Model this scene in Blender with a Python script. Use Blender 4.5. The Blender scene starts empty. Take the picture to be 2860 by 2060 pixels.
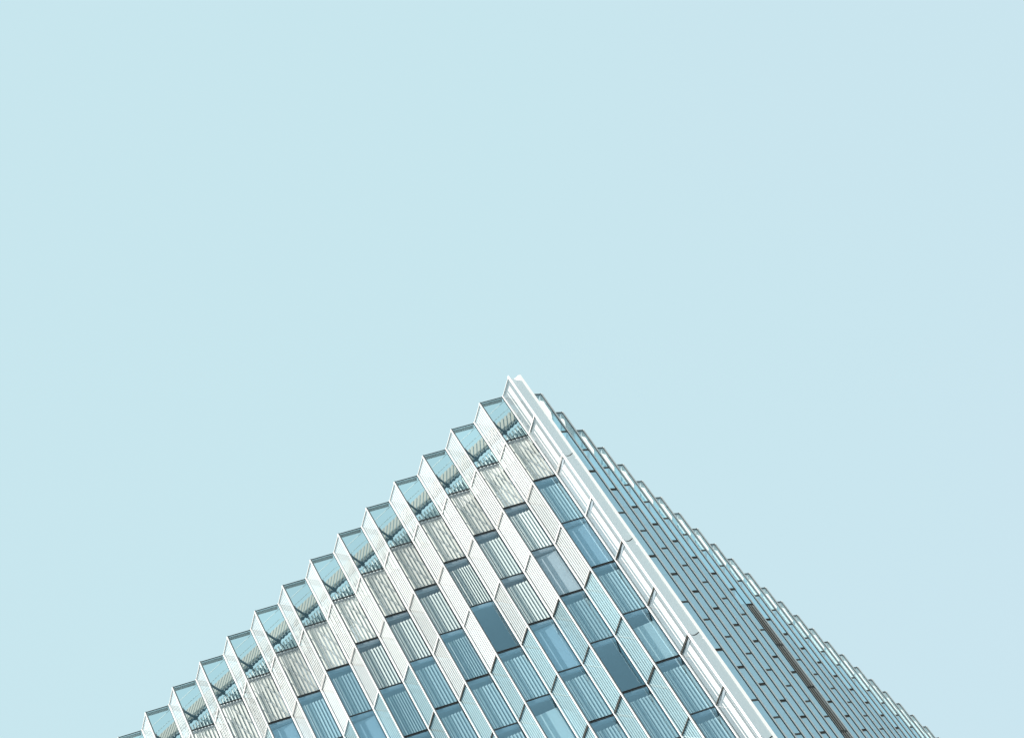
import bpy, math, random
from mathutils import Vector, Matrix
random.seed(7)
scene = bpy.context.scene
COL = scene.collection
U = 2.1                                    # one pleat of the facade, metres
PD = .38078*U                              # pleat depth
RH = 1.67544*U                             # height of one row of panes
CAM = Vector((6.90597*U, -37.08313*U, 1.7))
H = 39.97495*U + 1.7                       # roof edge above the ground
SX, SY = .20597*U, 1.21701*U               # first ridge of the right-hand facade
NK, NJ = 22, 32
NROW = int(H/RH)
def zrow(i): return H - i*RH

# ------------------------------------------------------------------ materials
def new_mat(name):
    m = bpy.data.materials.new(name); m.use_nodes = True
    m.node_tree.nodes.clear()
    return m, m.node_tree.nodes, m.node_tree.links
def solid(name, col, rough=.6, metal=0., var=.06, scale=1.5, spec=.4, transl=0., bump=0.):
    m, n, l = new_mat(name)
    out = n.new('ShaderNodeOutputMaterial'); b = n.new('ShaderNodeBsdfPrincipled')
    tc = n.new('ShaderNodeTexCoord'); mp = n.new('ShaderNodeMapping'); mp.inputs['Scale'].default_value = (1, 1, .35)
    nz = n.new('ShaderNodeTexNoise'); nz.inputs['Scale'].default_value = scale; nz.inputs['Detail'].default_value = 5
    oi = n.new('ShaderNodeObjectInfo')
    ad = n.new('ShaderNodeMath'); ad.operation = 'ADD'
    mr = n.new('ShaderNodeMapRange'); mr.inputs[1].default_value = .5; mr.inputs[2].default_value = 1.5
    mr.inputs[3].default_value = 1-var; mr.inputs[4].default_value = 1+var
    hs = n.new('ShaderNodeHueSaturation'); hs.inputs['Color'].default_value = (*col, 1)
    l.new(tc.outputs['Object'], mp.inputs['Vector']); l.new(mp.outputs[0], nz.inputs['Vector'])
    l.new(nz.outputs['Fac'], ad.inputs[0]); l.new(oi.outputs['Random'], ad.inputs[1])
    l.new(ad.outputs[0], mr.inputs[0]); l.new(mr.outputs[0], hs.inputs['Value'])
    l.new(hs.outputs['Color'], b.inputs['Base Color'])
    b.inputs['Roughness'].default_value = rough; b.inputs['Metallic'].default_value = metal
    b.inputs['Specular IOR Level'].default_value = spec
    sh = b.outputs[0]
    if transl:
        t = n.new('ShaderNodeBsdfTranslucent'); l.new(hs.outputs['Color'], t.inputs['Color'])
        mx = n.new('ShaderNodeMixShader'); mx.inputs[0].default_value = transl
        l.new(sh, mx.inputs[1]); l.new(t.outputs[0], mx.inputs[2]); sh = mx.outputs[0]
    l.new(sh, out.inputs['Surface'])
    return m
def glass(name, tint, r0, refl=(1, 1, 1), power=5., wave=.0025, film=0., filmcol=(.7, .8, .82)):
    """coated facade glass: clear pane, Fresnel reflection, slight roller wave"""
    m, n, l = new_mat(name)
    out = n.new('ShaderNodeOutputMaterial')
    tr = n.new('ShaderNodeBsdfTransparent'); gl = n.new('ShaderNodeBsdfGlossy'); gl.inputs['Roughness'].default_value = .0
    gl.inputs['Color'].default_value = (*refl, 1)
    oi = n.new('ShaderNodeObjectInfo')
    mr = n.new('ShaderNodeMapRange'); mr.inputs[3].default_value = .88; mr.inputs[4].default_value = 1.08
    hs = n.new('ShaderNodeHueSaturation'); hs.inputs['Color'].default_value = (*tint, 1)
    l.new(oi.outputs['Random'], mr.inputs[0]); l.new(mr.outputs[0], hs.inputs['Value']); l.new(hs.outputs[0], tr.inputs['Color'])
    lw = n.new('ShaderNodeLayerWeight'); lw.inputs['Blend'].default_value = .5
    pw = n.new('ShaderNodeMath'); pw.operation = 'POWER'; pw.inputs[1].default_value = power
    ma = n.new('ShaderNodeMath'); ma.operation = 'MULTIPLY_ADD'; ma.inputs[1].default_value = 1-r0; ma.inputs[2].default_value = r0
    l.new(lw.outputs['Facing'], pw.inputs[0]); l.new(pw.outputs[0], ma.inputs[0])
    tc = n.new('ShaderNodeTexCoord'); nz = n.new('ShaderNodeTexNoise'); nz.inputs['Scale'].default_value = .8; nz.inputs['Detail'].default_value = 1
    bp = n.new('ShaderNodeBump'); bp.inputs['Strength'].default_value = 1.; bp.inputs['Distance'].default_value = wave
    l.new(tc.outputs['Object'], nz.inputs['Vector']); l.new(nz.outputs['Fac'], bp.inputs['Height']); l.new(bp.outputs[0], gl.inputs['Normal'])
    base = tr.outputs[0]
    if film:                                # fine white ceramic dots printed on the pane
        df = n.new('ShaderNodeBsdfDiffuse'); df.inputs['Color'].default_value = (*filmcol, 1)
        m2 = n.new('ShaderNodeMixShader'); m2.inputs[0].default_value = film
        l.new(base, m2.inputs[1]); l.new(df.outputs[0], m2.inputs[2]); base = m2.outputs[0]
    mx = n.new('ShaderNodeMixShader')
    l.new(ma.outputs[0], mx.inputs[0]); l.new(base, mx.inputs[1]); l.new(gl.outputs[0], mx.inputs[2])
    l.new(mx.outputs[0], out.inputs['Surface'])
    return m
M = dict(
    white=solid('white_coated_metal', (.82, .80, .79), .45, var=.03),
    column=solid('pale_aluminium_cladding', (.82, .845, .85), .5, var=.03, scale=.6),
    dark=solid('dark_bronze_metal', (.030, .036, .040), .4, var=.15),
    sill=solid('bronze_sill_metal', (.075, .070, .060), .45, var=.15),
    gap=solid('black_joint_rubber', (.008, .008, .009), .8, var=.1),
    blind=solid('cream_blind_fabric', (.88, .86, .80), .9, var=.04, transl=.25),
    roller=solid('grey_roller_blind', (.50, .55, .58), .9, var=.12, transl=.2),
    fin=solid('white_glass_fins', (.84, .83, .81), .7, var=.03, transl=.2),
    soffit=solid('grey_ceiling_board', (.30, .34, .37), .8, var=.06),
    ledge=solid('grey_ledge_metal', (.42, .45, .47), .6, var=.05),
    core=solid('grey_core_concrete', (.22, .24, .26), .85, var=.12, scale=.8),
    steel=solid('blue_grey_steel', (.035, .065, .085), .5, var=.1),
    plant=solid('blue_grey_plant_wall', (.30, .38, .43), .7, var=.1),
    finback=solid('pale_grey_backing_sheet', (.36, .40, .41), .7, var=.08),
    backpan=solid('pale_blue_back_panel', (.21, .24, .255), .6, var=.08),
    plank=solid('grey_beige_planks', (.235, .215, .185), .7, var=.05),
    louvre=solid('brown_grey_louvre_metal', (.34, .31, .28), .45, var=.1),
    cable=solid('steel_cable', (.75, .75, .74), .4, var=.05),
    panel=solid('white_ceramic_panel', (.88, .87, .83), .6, var=.02, transl=.3),
    gclear=glass('clear_screen_glass', (.77, .905, .92), .07, (.6, .88, 1.), 5.),
    gvision_sunlit=glass('sunlit_vision_glass', (.86, .92, .945), .12, (.55, .82, 1.), 5.),  # brighter copy of the vision glass, for panes meant to look sunlit
    gside_shaded=glass('shaded_side_glass', (.72, .84, .88), .24, (.80, .95, 1.), 4.),  # cooler copy of the side glass, shade put into its colour
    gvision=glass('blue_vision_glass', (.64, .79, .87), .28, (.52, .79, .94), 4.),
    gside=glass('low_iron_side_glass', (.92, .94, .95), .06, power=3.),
    gslotclear=glass('clear_slot_glass', (.88, .95, .96), .16, (.66, .92, 1.), 4.),
    gslot=glass('teal_coated_glass', (.50, .69, .75), .62, (.70, .915, .975), 3.),
)
# ------------------------------------------------------------------ mesh helpers
class MB:
    def __init__(s): s.v = []; s.f = []; s.m = []; s.mats = []
    def mi(s, k):
        if k not in s.mats: s.mats.append(k)
        return s.mats.index(k)
    def poly(s, pts, mat):
        b = len(s.v); s.v += [tuple(p) for p in pts]; s.f.append(tuple(range(b, b+len(pts)))); s.m.append(s.mi(mat))
    def hexa(s, c, mat):                    # eight corners, bottom ring then top ring
        b = len(s.v); s.v += [tuple(p) for p in c]; k = s.mi(mat)
        for f in ((3, 2, 1, 0), (4, 5, 6, 7), (0, 1, 5, 4), (1, 2, 6, 5), (2, 3, 7, 6), (3, 0, 4, 7)):
            s.f.append(tuple(b+i for i in f)); s.m.append(k)
    def fbox(s, F, u0, u1, n0, n1, z0, z1, mat):   # box in a pane's own frame (along, outward, up)
        s.hexa([F(u0, n0, z0), F(u1, n0, z0), F(u1, n1, z0), F(u0, n1, z0), F(u0, n0, z1), F(u1, n0, z1), F(u1, n1, z1), F(u0, n1, z1)], mat)
    def bar(s, a, b, w, h, mat, up=Vector((0, 0, 1))):
        a, b = Vector(a), Vector(b); d = (b-a).normalized(); x = d.cross(up).normalized()*w/2; y = x.cross(d).normalized()*h/2
        s.hexa([a-x-y, a+x-y, a+x+y, a-x+y, b-x-y, b+x-y, b+x+y, b-x+y], mat)
    def tube(s, a, b, r, mat, n=8):
        a, b = Vector(a), Vector(b); d = (b-a).normalized(); x = d.cross(Vector((0, 0, 1))).normalized(); y = x.cross(d)
        i0 = len(s.v); k = s.mi(mat)
        for p in (a, b):
            for i in range(n):
                t = 2*math.pi*i/n; s.v.append(tuple(p + x*r*math.cos(t) + y*r*math.sin(t)))
        for i in range(n):
            j = (i+1) % n; s.f.append((i0+i, i0+j, i0+n+j, i0+n+i)); s.m.append(k)
    def mesh(s, name):
        me = bpy.data.meshes.new(name); me.from_pydata(s.v, [], s.f)
        for k in s.mats: me.materials.append(M[k])
        me.polygons.foreach_set('material_index', s.m); me.update()
        return me
def obj(name, me, parent=None, loc=(0, 0, 0), **props):
    if isinstance(me, MB): me = me.mesh(name)
    o = bpy.data.objects.new(name, me); COL.objects.link(o); o.location = loc
    if parent: o.parent = parent
    for k, v in props.items(): o[k] = v
    return o
def frame_fn(O, eu, en):
    O = Vector((O[0], O[1], 0)); eu = Vector((eu[0], eu[1], 0)); en = Vector((en[0], en[1], 0))
    return lambda u, n, z: O + eu*u + en*n + Vector((0, 0, z))
LP = math.hypot(.5*U, PD)                   # width of one pane
c, s_ = .5*U/LP, PD/LP
FA = frame_fn((0, 0), (c, s_), (s_, -c))                    # broad pane: ridge -> valley
FB = frame_fn((-.5*U, PD), (c, -s_), (-s_, -c))             # side pane: valley -> ridge (relative to its ridge)
FC = frame_fn((-PD, -.5*U), (s_, c), (c, -s_))              # slot pane: valley -> ridge (relative to its ridge)
FD = frame_fn((0, -U), (-s_, c), (c, s_))                   # return pane: previous ridge -> valley

# ------------------------------------------------------------------ tower
tower = bpy.data.objects.new('office_tower', None); COL.objects.link(tower)
tower['label'] = 'pale glass office tower with pleated facades, white corner fin and see-through rooftop screen'
tower['category'] = 'building'

def wide_joint(i): return i % 2 == 0        # below row i (1-based) the thick unit joint
def rails(row):                              # (top rail, bottom rail) offsets of a pane of this row
    top = .07 if wide_joint(row-1) else .012
    bot = .07 if wide_joint(row) else .012
    return top, bot
def pane_frame(F, row, edge_l, edge_r, matv, math, out=.03, hb=.045, deep=.07):
    """frame of one pane: two uprights, head and sill rail; the joint between two rows is a dark recess"""
    b = MB(); t, g = rails(row)
    b.fbox(F, .012, .012+edge_l, -.07, out, -RH, 0, matv)
    b.fbox(F, LP-.012-edge_r, LP-.012, -.07, out, -RH, 0, matv)
    u0, u1 = .012+edge_l, LP-.012-edge_r
    b.fbox(F, u0, u1, -deep, out-.012, -t*.5-hb, -t*.5, math)
    b.fbox(F, u0, u1, -deep, out-.012, -RH+g*.5, -RH+g*.5+hb, math)
    b.fbox(F, u0, u1, -.055, -.015, -t*.5, 0, 'gap')
    b.fbox(F, u0, u1, -.055, -.015, -RH, -RH+g*.5, 'gap')
    return b
def pane_mesh(F, row, mat, e0=.03, e1=.03):
    b = MB(); t, g = rails(row)
    z0, z1 = -RH+g*.5+.01, -t*.5-.01
    b.poly([F(e0, -.012, z0), F(LP-e1, -.012, z0), F(LP-e1, -.012, z1), F(e0, -.012, z1)], mat)
    return b
def vanes(F, u0, n0, u1, n1, z0, z1, count, width, tilt, mat, thick=.012, skip=()):
    """vertical vanes hung on a straight rail from (u0,n0) to (u1,n1)"""
    b = MB()
    a = F(u0, n0, 0); e = F(u1, n1, 0); d = (e-a); L = d.length; d.normalize(); nn = Vector((d.y, -d.x, 0))
    ct, st = math.cos(tilt), math.sin(tilt)
    for i in range(count):
        if i in skip: continue
        p = a + d*(L*(i+.5)/count); q = d*ct + nn*st; w = nn*ct - d*st
        x = q*width/2; y = w*thick/2
        b.hexa([p-x-y+Vector((0, 0, z0)), p+x-y+Vector((0, 0, z0)), p+x+y+Vector((0, 0, z0)), p-x+y+Vector((0, 0, z0)),
                p-x-y+Vector((0, 0, z1)), p+x-y+Vector((0, 0, z1)), p+x+y+Vector((0, 0, z1)), p-x+y+Vector((0, 0, z1))], mat)
    return b
# which panes stand inside the photograph
mrows = ((.72874336, .5592199, -.39522932), (-.67379732, .4825811, -.55956469), (-.12218951, .67408351, .72847865))
RIGHT, DOWN, FWD = (Vector(r).normalized() for r in mrows)
FPX = 6.05169*1024/2.86
def px(p):
    d = Vector(p)-CAM; z = d.dot(FWD)
    return 512+FPX*d.dot(RIGHT)/z, 368.5+FPX*d.dot(DOWN)/z
def in_view(pts):
    q = [px(p) for p in pts]
    return max(a for a, _ in q) > -4 and min(a for a, _ in q) < 1028 and max(b for _, b in q) > 0 and min(b for _, b in q) < 741
def quad(F, off, row):
    o = Vector(off)
    return [F(u, 0, z)+o for u in (0, LP) for z in (0, -RH)]

def slats_shadow_rods():
    b = vanes(FA, .10, -.15, LP-.05, -.11, -RH+.10, -.16, 6, .140, .45, 'blind')
    for i in range(0, 7, 2):                       # rods added behind the glass to imitate slanting shadow lines on the slats
        u0 = -.9+i*.33; z0 = -.2; u1 = u0+1.45; z1 = -RH+.12
        t0 = max(0, (.08-u0)/(u1-u0)); t1 = min(1, (LP-.08-u0)/(u1-u0))
        if t1-t0 > .1: b.bar(FA(u0+(u1-u0)*t0, -.05, z0+(z1-z0)*t0), FA(u0+(u1-u0)*t1, -.05, z0+(z1-z0)*t1), .022, .022, 'ledge')
    return b
cache = {}
def shared(key, fn):
    if key not in cache: cache[key] = fn().mesh(key[0])
    return cache[key]
rest = MB()                                  # everything of the facade below and beside the picture
def add_rest(F, off, row, gmat, fmat):
    o = Vector(off); G = lambda u, n, z: F(u, n, z)+o
    rest.poly([G(.03, -.012, -RH+.04), G(LP-.03, -.012, -RH+.04), G(LP-.03, -.012, -.04), G(.03, -.012, -.04)], gmat)
    rest.fbox(G, .012, .05, -.06, .03, -RH, 0, fmat); rest.fbox(G, LP-.05, LP-.012, -.06, .03, -RH, 0, fmat)
    rest.fbox(G, .05, LP-.05, -.06, .02, -.06, 0, 'dark'); rest.fbox(G, .05, LP-.05, -.06, .02, -RH, -RH+.06, 'dark')

# what hangs behind each broad pane: (column from the corner, row) -> kind of blind
STATE = {(1, 4): 'roller', (2, 4): 'roller', (1, 6): 'roller_up', (2, 6): 'none', (4, 4): 'none', (4, 6): 'roller_up',
         (5, 4): 'vane_narrow', (3, 6): 'vane', (1, 7): 'vane', (2, 7): 'vane'}
for k in range(NK):
    for row in range(1, NROW+1):
        offA = (-(k+1)*U, 0, zrow(row-1)); offB = (-k*U, 0, zrow(row-1))
        up = row <= 2; par = row % 2
        # ---- broad pane
        if in_view(quad(FA, offA, row)):
            nm = 'parapet_window' if up else 'bay_window'
            w = obj(nm, shared((nm, row if up else par+10), lambda: pane_frame(FA, row, .027, .027, 'dark', 'dark', .03, .022, .015)), tower, offA) if not up else None
            if up:
                def pf():
                    b = pane_frame(FA, row, .027, .027, 'dark', 'dark', .03, .022, .015)
                    b.fbox(FA, .06, LP-.06, -.30, -.065, -.085, -.06, 'ledge')      # ledge plate behind the glass
                    return b
                w = obj(nm, shared((nm, row), pf), tower, offA)
            ga = 'gclear' if row == 1 else 'gside' if row == 2 else 'gvision_sunlit' if row+.3*k < 5.1 and row < 5 and k and STATE.get((k+1, row)) != 'none' else 'gvision'  # upper panes near the corner get the sunlit glass copy
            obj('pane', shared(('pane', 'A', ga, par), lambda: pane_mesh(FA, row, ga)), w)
            if row == 2:
                obj('blind', shared(('blind', 'A2'), lambda: slats_shadow_rods()), w)
            elif row > 2:
                st = STATE.get((k+1, row)) or random.choice(['vane']*7+['none', 'vane_narrow', 'roller'])
                w['label'] = {'none': 'dark blue bay window without a blind', 'roller': 'bay window behind a plain grey roller blind', 'roller_up': 'bay window with a pale roller blind half lowered'}.get(st, 'bay window with vertical blind vanes')
                if st == 'vane':
                    obj('blind', shared(('blind', 'A', par), lambda: vanes(FA, .11, -.23, LP-.05, -.11, -RH+.06, -.52, 7, .125, .60, 'blind')), w)  # hung low so the dark ceiling stands in for the header's shade
                elif st == 'vane_narrow':
                    obj('blind', shared(('blind', 'An', par), lambda: vanes(FA, .11, -.23, LP-.05, -.11, -RH+.06, -.52, 9, .10, 1.0, 'blind')), w)
                elif st.startswith('roller'):
                    b = vanes(FA, .10, -.30, LP-.05, -.12, -RH+.05, -.30 if st == 'roller' else -.85, 1, 1.16, 0, 'roller' if st == 'roller' else 'blind')
                    obj('blind', b, w)
        else: add_rest(FA, offA, row, 'gclear' if up else 'gvision', 'dark')
        # ---- side pane
        if in_view(quad(FB, offB, row)):
            nm = 'parapet_side_window' if up else 'side_window'
            w = obj(nm, shared((nm, par, row < 5), lambda: pane_frame(FB, row, .055, .062, 'white', 'white' if row < 5 else 'sill', .032, .018, .012)), tower, offB)  # lower rows: dark metal puts shade into rails that are white above
            gb = 'gside' if row+.22*k < 5.2 or k == 0 else 'gside_shaded'  # lower and farther panes get the glass copy coloured for shade
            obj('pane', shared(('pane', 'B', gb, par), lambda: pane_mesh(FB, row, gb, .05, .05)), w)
            if k == 0:
                def strip():
                    b = MB(); b.fbox(FB, .10, LP-.11, -.088, -.074, -RH+.02, -.05, 'backpan')
                    b.fbox(FB, .45*LP, .68*LP, -.072, -.05, -RH+.06, -.30, 'fin')  # no blind: white strip shaped as the sunlit part of the inner wall
                    b.fbox(FB, .30*LP, .345*LP, -.072, -.06, -RH+.06, -.30, 'fin')
                    return b
                obj('blind', shared(('blind', 'B0'), strip), w)
            else:
                def fins():
                    b = vanes(FB, .10, -.075, LP-.10, -.075, -RH+.02, -.05, 7, .119, .20, 'fin')
                    if row > 2: b.fbox(FB, .10, LP-.11, -.098, -.094, -RH+.02, -.05, 'finback')
                    return b
                obj('blind', shared(('blind', 'B', row > 2), fins), w)
        else: add_rest(FB, offB, row, 'gside', 'white')

# ------------------------------------------------------------------ right-hand facade
ret = MB()
LOUVRE = {(8, r) for r in range(3, 12)}
for j in range(NJ):
    for row in range(1, NROW+1):
        off = (SX, SY+j*U, zrow(row-1)); par = row % 2
        if in_view(quad(FC, off, row)):
            if (j, row) in LOUVRE:
                def lf():
                    b = pane_frame(FC, row, .014, .016, 'dark', 'sill', .02, .045)
                    for i in range(9): b.fbox(FC, .08+i*.135, .13+i*.135, -.05, .012, -RH+.09, -.09, 'louvre')
                    b.fbox(FC, .06, LP-.06, -.10, -.08, -RH+.09, -.09, 'gap')
                    return b
                obj('louvre_panel', shared(('louvre_panel', par), lf), tower, off)
                continue
            nm = 'parapet_slot_window' if row == 1 else 'slot_window'
            def cf():
                b = pane_frame(FC, row, .014, .016, 'dark', 'sill', .02, .045)
                if row == 1:
                    b.poly([FC(.55, -.07, -.05), FC(LP-.06, -.07, -.05), FC(LP-.06, -.38, -.05)], 'ledge')
                return b
            w = obj(nm, shared((nm, row if row < 3 else 10+par), cf), tower, off)
            obj('pane', shared(('pane', 'C', row == 1, par), lambda: pane_mesh(FC, row, 'gslotclear' if row == 1 else 'gslot')), w)
            if row == 1:
                def wp():
                    b = MB(); G2 = lambda u, n, z: FD(u, n, z)+Vector((0, U, 0))
                    b.fbox(G2, .03, .62*LP, -.075, -.05, -.48*RH, -.06, 'panel')
                    for q, t in ((.10, .25), (.22, .25)): b.fbox(G2, t, t+.07, -.085, -.074, -q*RH-.02, -q*RH, 'ledge')
                    return b
                obj('spandrel_panel', shared(('spandrel_panel',), wp), w)
            elif (j, row) in ((0, 2), (0, 4)):
                z1 = -.12*RH if row == 2 else -.42*RH
                b = MB(); b.fbox(FC, .62*LP, LP-.10, -.11, -.09, -RH+.06, z1, 'panel'); obj('blind', b, w)
        else: add_rest(FC, off, row, 'gslotclear' if row == 1 else 'gslot', 'dark')
        G = lambda u, n, z: FD(u, n, z)+Vector(off)
        ret.poly([G(.05, -.012, -RH+.04), G(LP-.04, -.012, -RH+.04), G(LP-.04, -.012, -.04), G(.05, -.012, -.04)], 'gslotclear' if row == 1 else 'gslot')
        ret.fbox(G, .012, .07, -.06, .085, -RH, 0, 'fin'); ret.fbox(G, LP-.05, LP-.012, -.06, .03, -RH, 0, 'white')
        ret.fbox(G, .085, LP-.05, -.06, .02, -.05, 0, 'sill'); ret.fbox(G, .085, LP-.05, -.06, .02, -RH, -RH+.05, 'sill')
obj('return_glazing', ret, tower, kind='stuff')
obj('lower_facade', rest, tower, kind='stuff')

# ------------------------------------------------------------------ corner cladding, two rows to a sheet
prof = [(.016, -.042), (.016, .085)]
for i in range(1, 11):                       # hollow sweep, then a rounded outer edge
    t = i/10*math.pi/2; prof.append((.016+.10*(1-math.cos(t)), .085+.12*math.sin(t)))
prof.append((.145, .205))
for i in range(1, 9):
    t = math.radians(9.*i); prof.append((.145+.075*math.sin(t), .205+.075*(1-math.cos(t))))
prof = [(x*U, y*U) for x, y in prof]
n = len(prof)
def clad():
    b = MB(); z0, z1 = -2*RH+.035, -.035; b.mi('column')
    back = [(x-.035, y+.035) for x, y in prof]
    for ring in ((prof, z0), (prof, z1), (back, z0), (back, z1)):
        b.v += [(x, y, ring[1]) for x, y in ring[0]]
    def q(a, c_, d, e): b.f.append((a, c_, d, e)); b.m.append(0)
    for i in range(n-1):
        q(i, i+1, n+i+1, n+i); q(2*n+i+1, 2*n+i, 3*n+i, 3*n+i+1)
        q(n+i, n+i+1, 3*n+i+1, 3*n+i); q(i+1, i, 2*n+i, 2*n+i+1)
    q(0, n, 3*n, 2*n); q(n-1, 2*n+n-1, 4*n-1, 2*n-1)
    return b
cm = clad().mesh('corner_cladding')
for p in cm.polygons: p.use_smooth = False
for i in range(NROW//2):
    o = obj('corner_cladding', cm, tower, (0, 0, zrow(2*i)))
b = MB()                                     # dark backing that shows in the joints
bp = [(x-.02, y+.02) for x, y in prof]
for i in range(n-1):
    b.poly([(*bp[i], H-NROW*RH), (*bp[i+1], H-NROW*RH), (*bp[i+1], H-.08), (*bp[i], H-.08)], 'gap')
obj('joint_backing', b, tower)

# ------------------------------------------------------------------ floors and core
def outline(ins):
    pts = []
    for k in range(NK, 0, -1):
        pts += [(-k*U, ins), (-(k-.5)*U, PD+ins)]
    pts += [(-ins, ins), (-ins, .24*U)]
    for j in range(NJ):
        pts += [(SX-ins, SY+(j-1)*U+ins*.3), (SX-PD-ins, SY+(j-.5)*U)]
    pts += [(SX-ins, SY+(NJ-1)*U), (-NK*U, SY+(NJ-1)*U)]
    return pts
def slab():
    b = MB(); o = outline(.16); z0, z1 = -.24, .10
    b.poly([(x, y, z1) for x, y in o], 'soffit'); b.poly([(x, y, z0) for x, y in reversed(o)], 'soffit')
    for i in range(len(o)):
        a, e = o[i], o[(i+1) % len(o)]
        b.poly([(*a, z0), (*e, z0), (*e, z1), (*a, z1)], 'soffit')
    return b
sm = slab().mesh('floor_slab')
for i in range(2, NROW+1):
    obj('floor_slab', sm, tower, (0, 0, zrow(i)))
b = MB()
b.hexa([(x, y, z) for z in (0, zrow(2)-.3) for x, y in ((-NK*U+.5, 5.2), (-5.2, 5.2), (-5.2, SY+(NJ-1)*U-.5), (-NK*U+.5, SY+(NJ-1)*U-.5))], 'core')
obj('core', b, tower)
b = MB()
yb, xb = SY+(NJ-1)*U, -NK*U
b.hexa([(x, y, z) for z in (0, zrow(2)) for x, y in ((xb-.3, .3), (xb, .3), (xb, yb), (xb-.3, yb))], 'core')
b.hexa([(x, y, z) for z in (0, zrow(2)) for x, y in ((xb-.3, yb+.01), (SX, yb+.01), (SX, yb+.3), (xb-.3, yb+.3))], 'core')
obj('rear_wall', b, tower)

# ------------------------------------------------------------------ roof plant screen behind the parapet glass
yb_ = .50*U; zb = H-.905*U; x0 = -NK*U; x1 = -.30*U
b = MB(); b.bar((x0, yb_, zb), (x1, yb_, zb), .08, .09, 'steel'); obj('roof_beam', b, tower)
def arm():
    b = MB(); b.bar((0, .10, 0), (0, yb_+.1, 0), .08, .13, 'steel'); b.bar((0, .02, .02), (0, .12, .02), .14, .18, 'steel')
    b.bar((0, yb_, -.02), (.0, yb_+.62, -.40), .06, .08, 'steel'); b.bar((0, yb_-.02, -.06), (-.35, .45, -.42), .045, .06, 'steel')
    b.bar((0, yb_-.10, .0), (.0, yb_+.12, .0), .17, .17, 'steel')
    return b
am = arm().mesh('bracket_arm')
for k in range(1, 16): obj('bracket_arm', am, tower, (-k*U, 0, zb))
for y, z in ((.45, -.098), (.45, -.391)):
    b = MB(); b.tube((x0, y*U, H+z*U), (-.2*U, y*U, H+z*U), .014, 'cable'); obj('cable', b, tower)
b = MB(); i = 0; x = x1-.1                    # leaning planks above the beam
while x > x0:
    a = Vector((x, yb_+.10, zb+.10)); e = Vector((x, yb_+.10+.86*U, zb+.10+1.33*U))
    b.bar(a, e, .18, .03, 'plank', Vector((0, -1, .6)))
    o_ = Vector((-.125, .06, -.04)); b.bar(a+o_, e+o_, .10, .04, 'steel', Vector((0, -1, .6))); x -= .25
b.bar((x0, yb_+.18+.36*U, zb+.02+.53*U), (x1, yb_+.18+.36*U, zb+.02+.53*U), .05, .05, 'steel')
obj('plank_screen', b, tower)
b = MB(); x = x1-.1; i = 0                    # upright slats below the beam
while x > x0:
    zt = zb-.14; i += 1
    b.hexa([(x+dx, yb_+.14+dy, z) for z in (zrow(1)-.25, zt) for dx, dy in ((0, 0), (-.115, .02), (-.115, .04), (0, .02))], 'fin'); x -= .195
for z in (zb-.45, zb-.95): b.bar((x0, yb_+.20, z), (x1, yb_+.20, z), .05, .07, 'steel')
obj('slat_screen', b, tower)
b = MB(); b.hexa([(x, y, z) for z in (zrow(2)+.11, zb-.10) for x, y in ((x0, yb_+.62), (x1, yb_+.62), (x1, yb_+.72), (x0, yb_+.72))], 'plant'); obj('plant_room_wall', b, tower)


# ------------------------------------------------------------------ ground
def structure(name, me, loc=(0, 0, 0)):
    o = obj(name, me, None, loc); o['kind'] = 'structure'; return o
M['ground'] = solid('paving', (.30, .30, .29), .9, var=.1, scale=.2)
b = MB(); R = 4000
b.poly([(-R, -R, 0), (R, -R, 0), (R, R, 0), (-R, R, 0)], 'ground'); structure('ground', b)

# ------------------------------------------------------------------ light
SH = Vector((-.545, -.838)).normalized(); EL = math.radians(35)
sun_dir = Vector((SH.x*math.cos(EL), SH.y*math.cos(EL), math.sin(EL)))
ld = bpy.data.lights.new('sun', 'SUN'); ld.energy = 5.0; ld.angle = math.radians(.5); ld.color = (1, .955, .89)
lo = bpy.data.objects.new('sun', ld); COL.objects.link(lo); lo.location = (0, -60, 200)
lo.rotation_euler = (-sun_dir).to_track_quat('-Z', 'Y').to_euler()
w = bpy.data.worlds.new('World'); scene.world = w; w.use_nodes = True
n_, l_ = w.node_tree.nodes, w.node_tree.links
bg = n_['Background']; bg.inputs['Strength'].default_value = .1
sky = n_.new('ShaderNodeTexSky'); sky.sky_type = 'NISHITA'; sky.sun_disc = False
sky.sun_elevation = EL; sky.sun_rotation = math.atan2(SH.x, SH.y); sky.dust_density = 2.; sky.air_density = 1.
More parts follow.
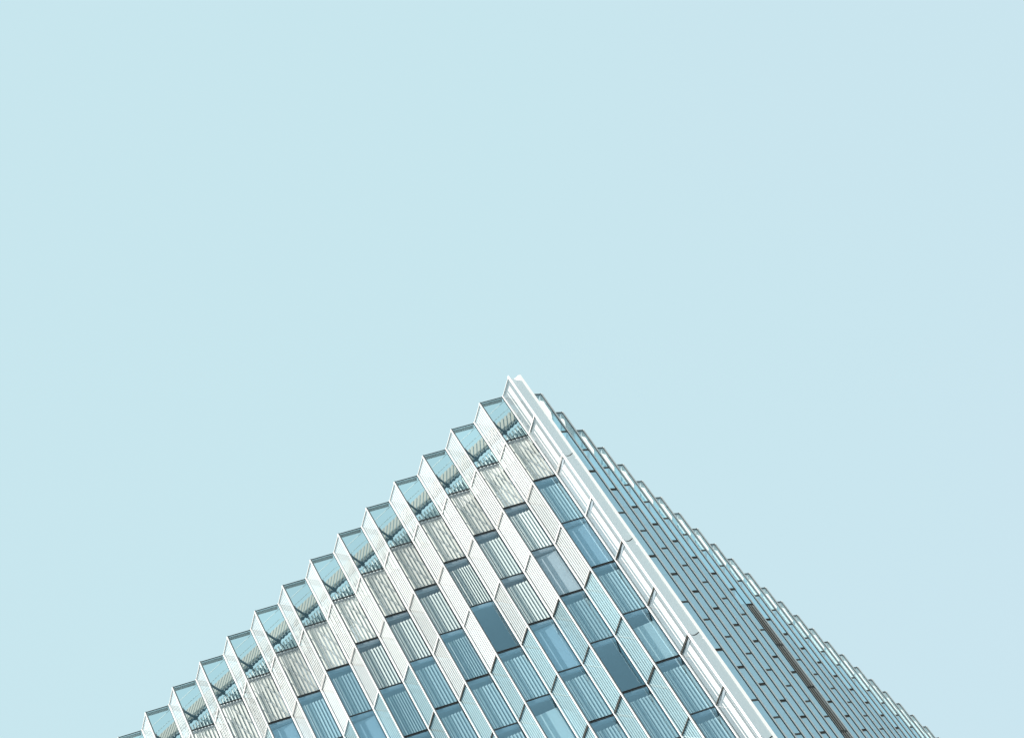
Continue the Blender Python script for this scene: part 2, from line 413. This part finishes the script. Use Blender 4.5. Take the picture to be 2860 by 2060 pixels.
mix = n_.new('ShaderNodeMix'); mix.data_type = 'RGBA'; mix.inputs['Factor'].default_value = .9
tc = n_.new('ShaderNodeTexCoord'); nz = n_.new('ShaderNodeTexNoise'); nz.inputs['Scale'].default_value = 5.; nz.inputs['Detail'].default_value = 2
dt = n_.new('ShaderNodeVectorMath'); dt.operation = 'DOT_PRODUCT'; dt.inputs[1].default_value = (.729, .559, -.395)
ms = n_.new('ShaderNodeMath'); ms.operation = 'MULTIPLY_ADD'; ms.inputs[1].default_value = .25
l_.new(tc.outputs['Generated'], dt.inputs[0]); l_.new(nz.outputs['Fac'], ms.inputs[0]); l_.new(dt.outputs['Value'], ms.inputs[2])
cr = n_.new('ShaderNodeValToRGB')             # thin high haze, turning a touch lilac towards the right
cr.color_ramp.elements[0].position = .10; cr.color_ramp.elements[0].color = (.572, .785, .835, 1)
cr.color_ramp.elements[1].position = .50; cr.color_ramp.elements[1].color = (.592, .766, .836, 1)
sc = n_.new('ShaderNodeVectorMath'); sc.operation = 'SCALE'; sc.inputs['Scale'].default_value = 6.5
l_.new(tc.outputs['Generated'], nz.inputs['Vector']); l_.new(ms.outputs[0], cr.inputs['Fac'])
l_.new(cr.outputs['Color'], sc.inputs[0])
l_.new(sky.outputs[0], mix.inputs['A']); l_.new(sc.outputs[0], mix.inputs['B']); l_.new(mix.outputs['Result'], bg.inputs['Color'])

# ------------------------------------------------------------------ camera
cd = bpy.data.cameras.new('camera'); cam = bpy.data.objects.new('camera', cd); COL.objects.link(cam)
cd.sensor_width = 36; cd.lens = 36*6051.69/2860; cd.clip_end = 10000; cd.clip_start = .1
mw = Matrix((RIGHT, -DOWN, -FWD)).transposed().to_4x4(); mw.translation = CAM; cam.matrix_world = mw
scene.camera = cam
scene.view_settings.view_transform = 'Standard'; scene.view_settings.look = 'None'
scene.view_settings.exposure = .75; scene.view_settings.gamma = 1
scene.render.engine = 'CYCLES'
cy = scene.cycles; cy.max_bounces = 10; cy.diffuse_bounces = 4; cy.glossy_bounces = 5; cy.transparent_max_bounces = 24
cy.use_denoising = True
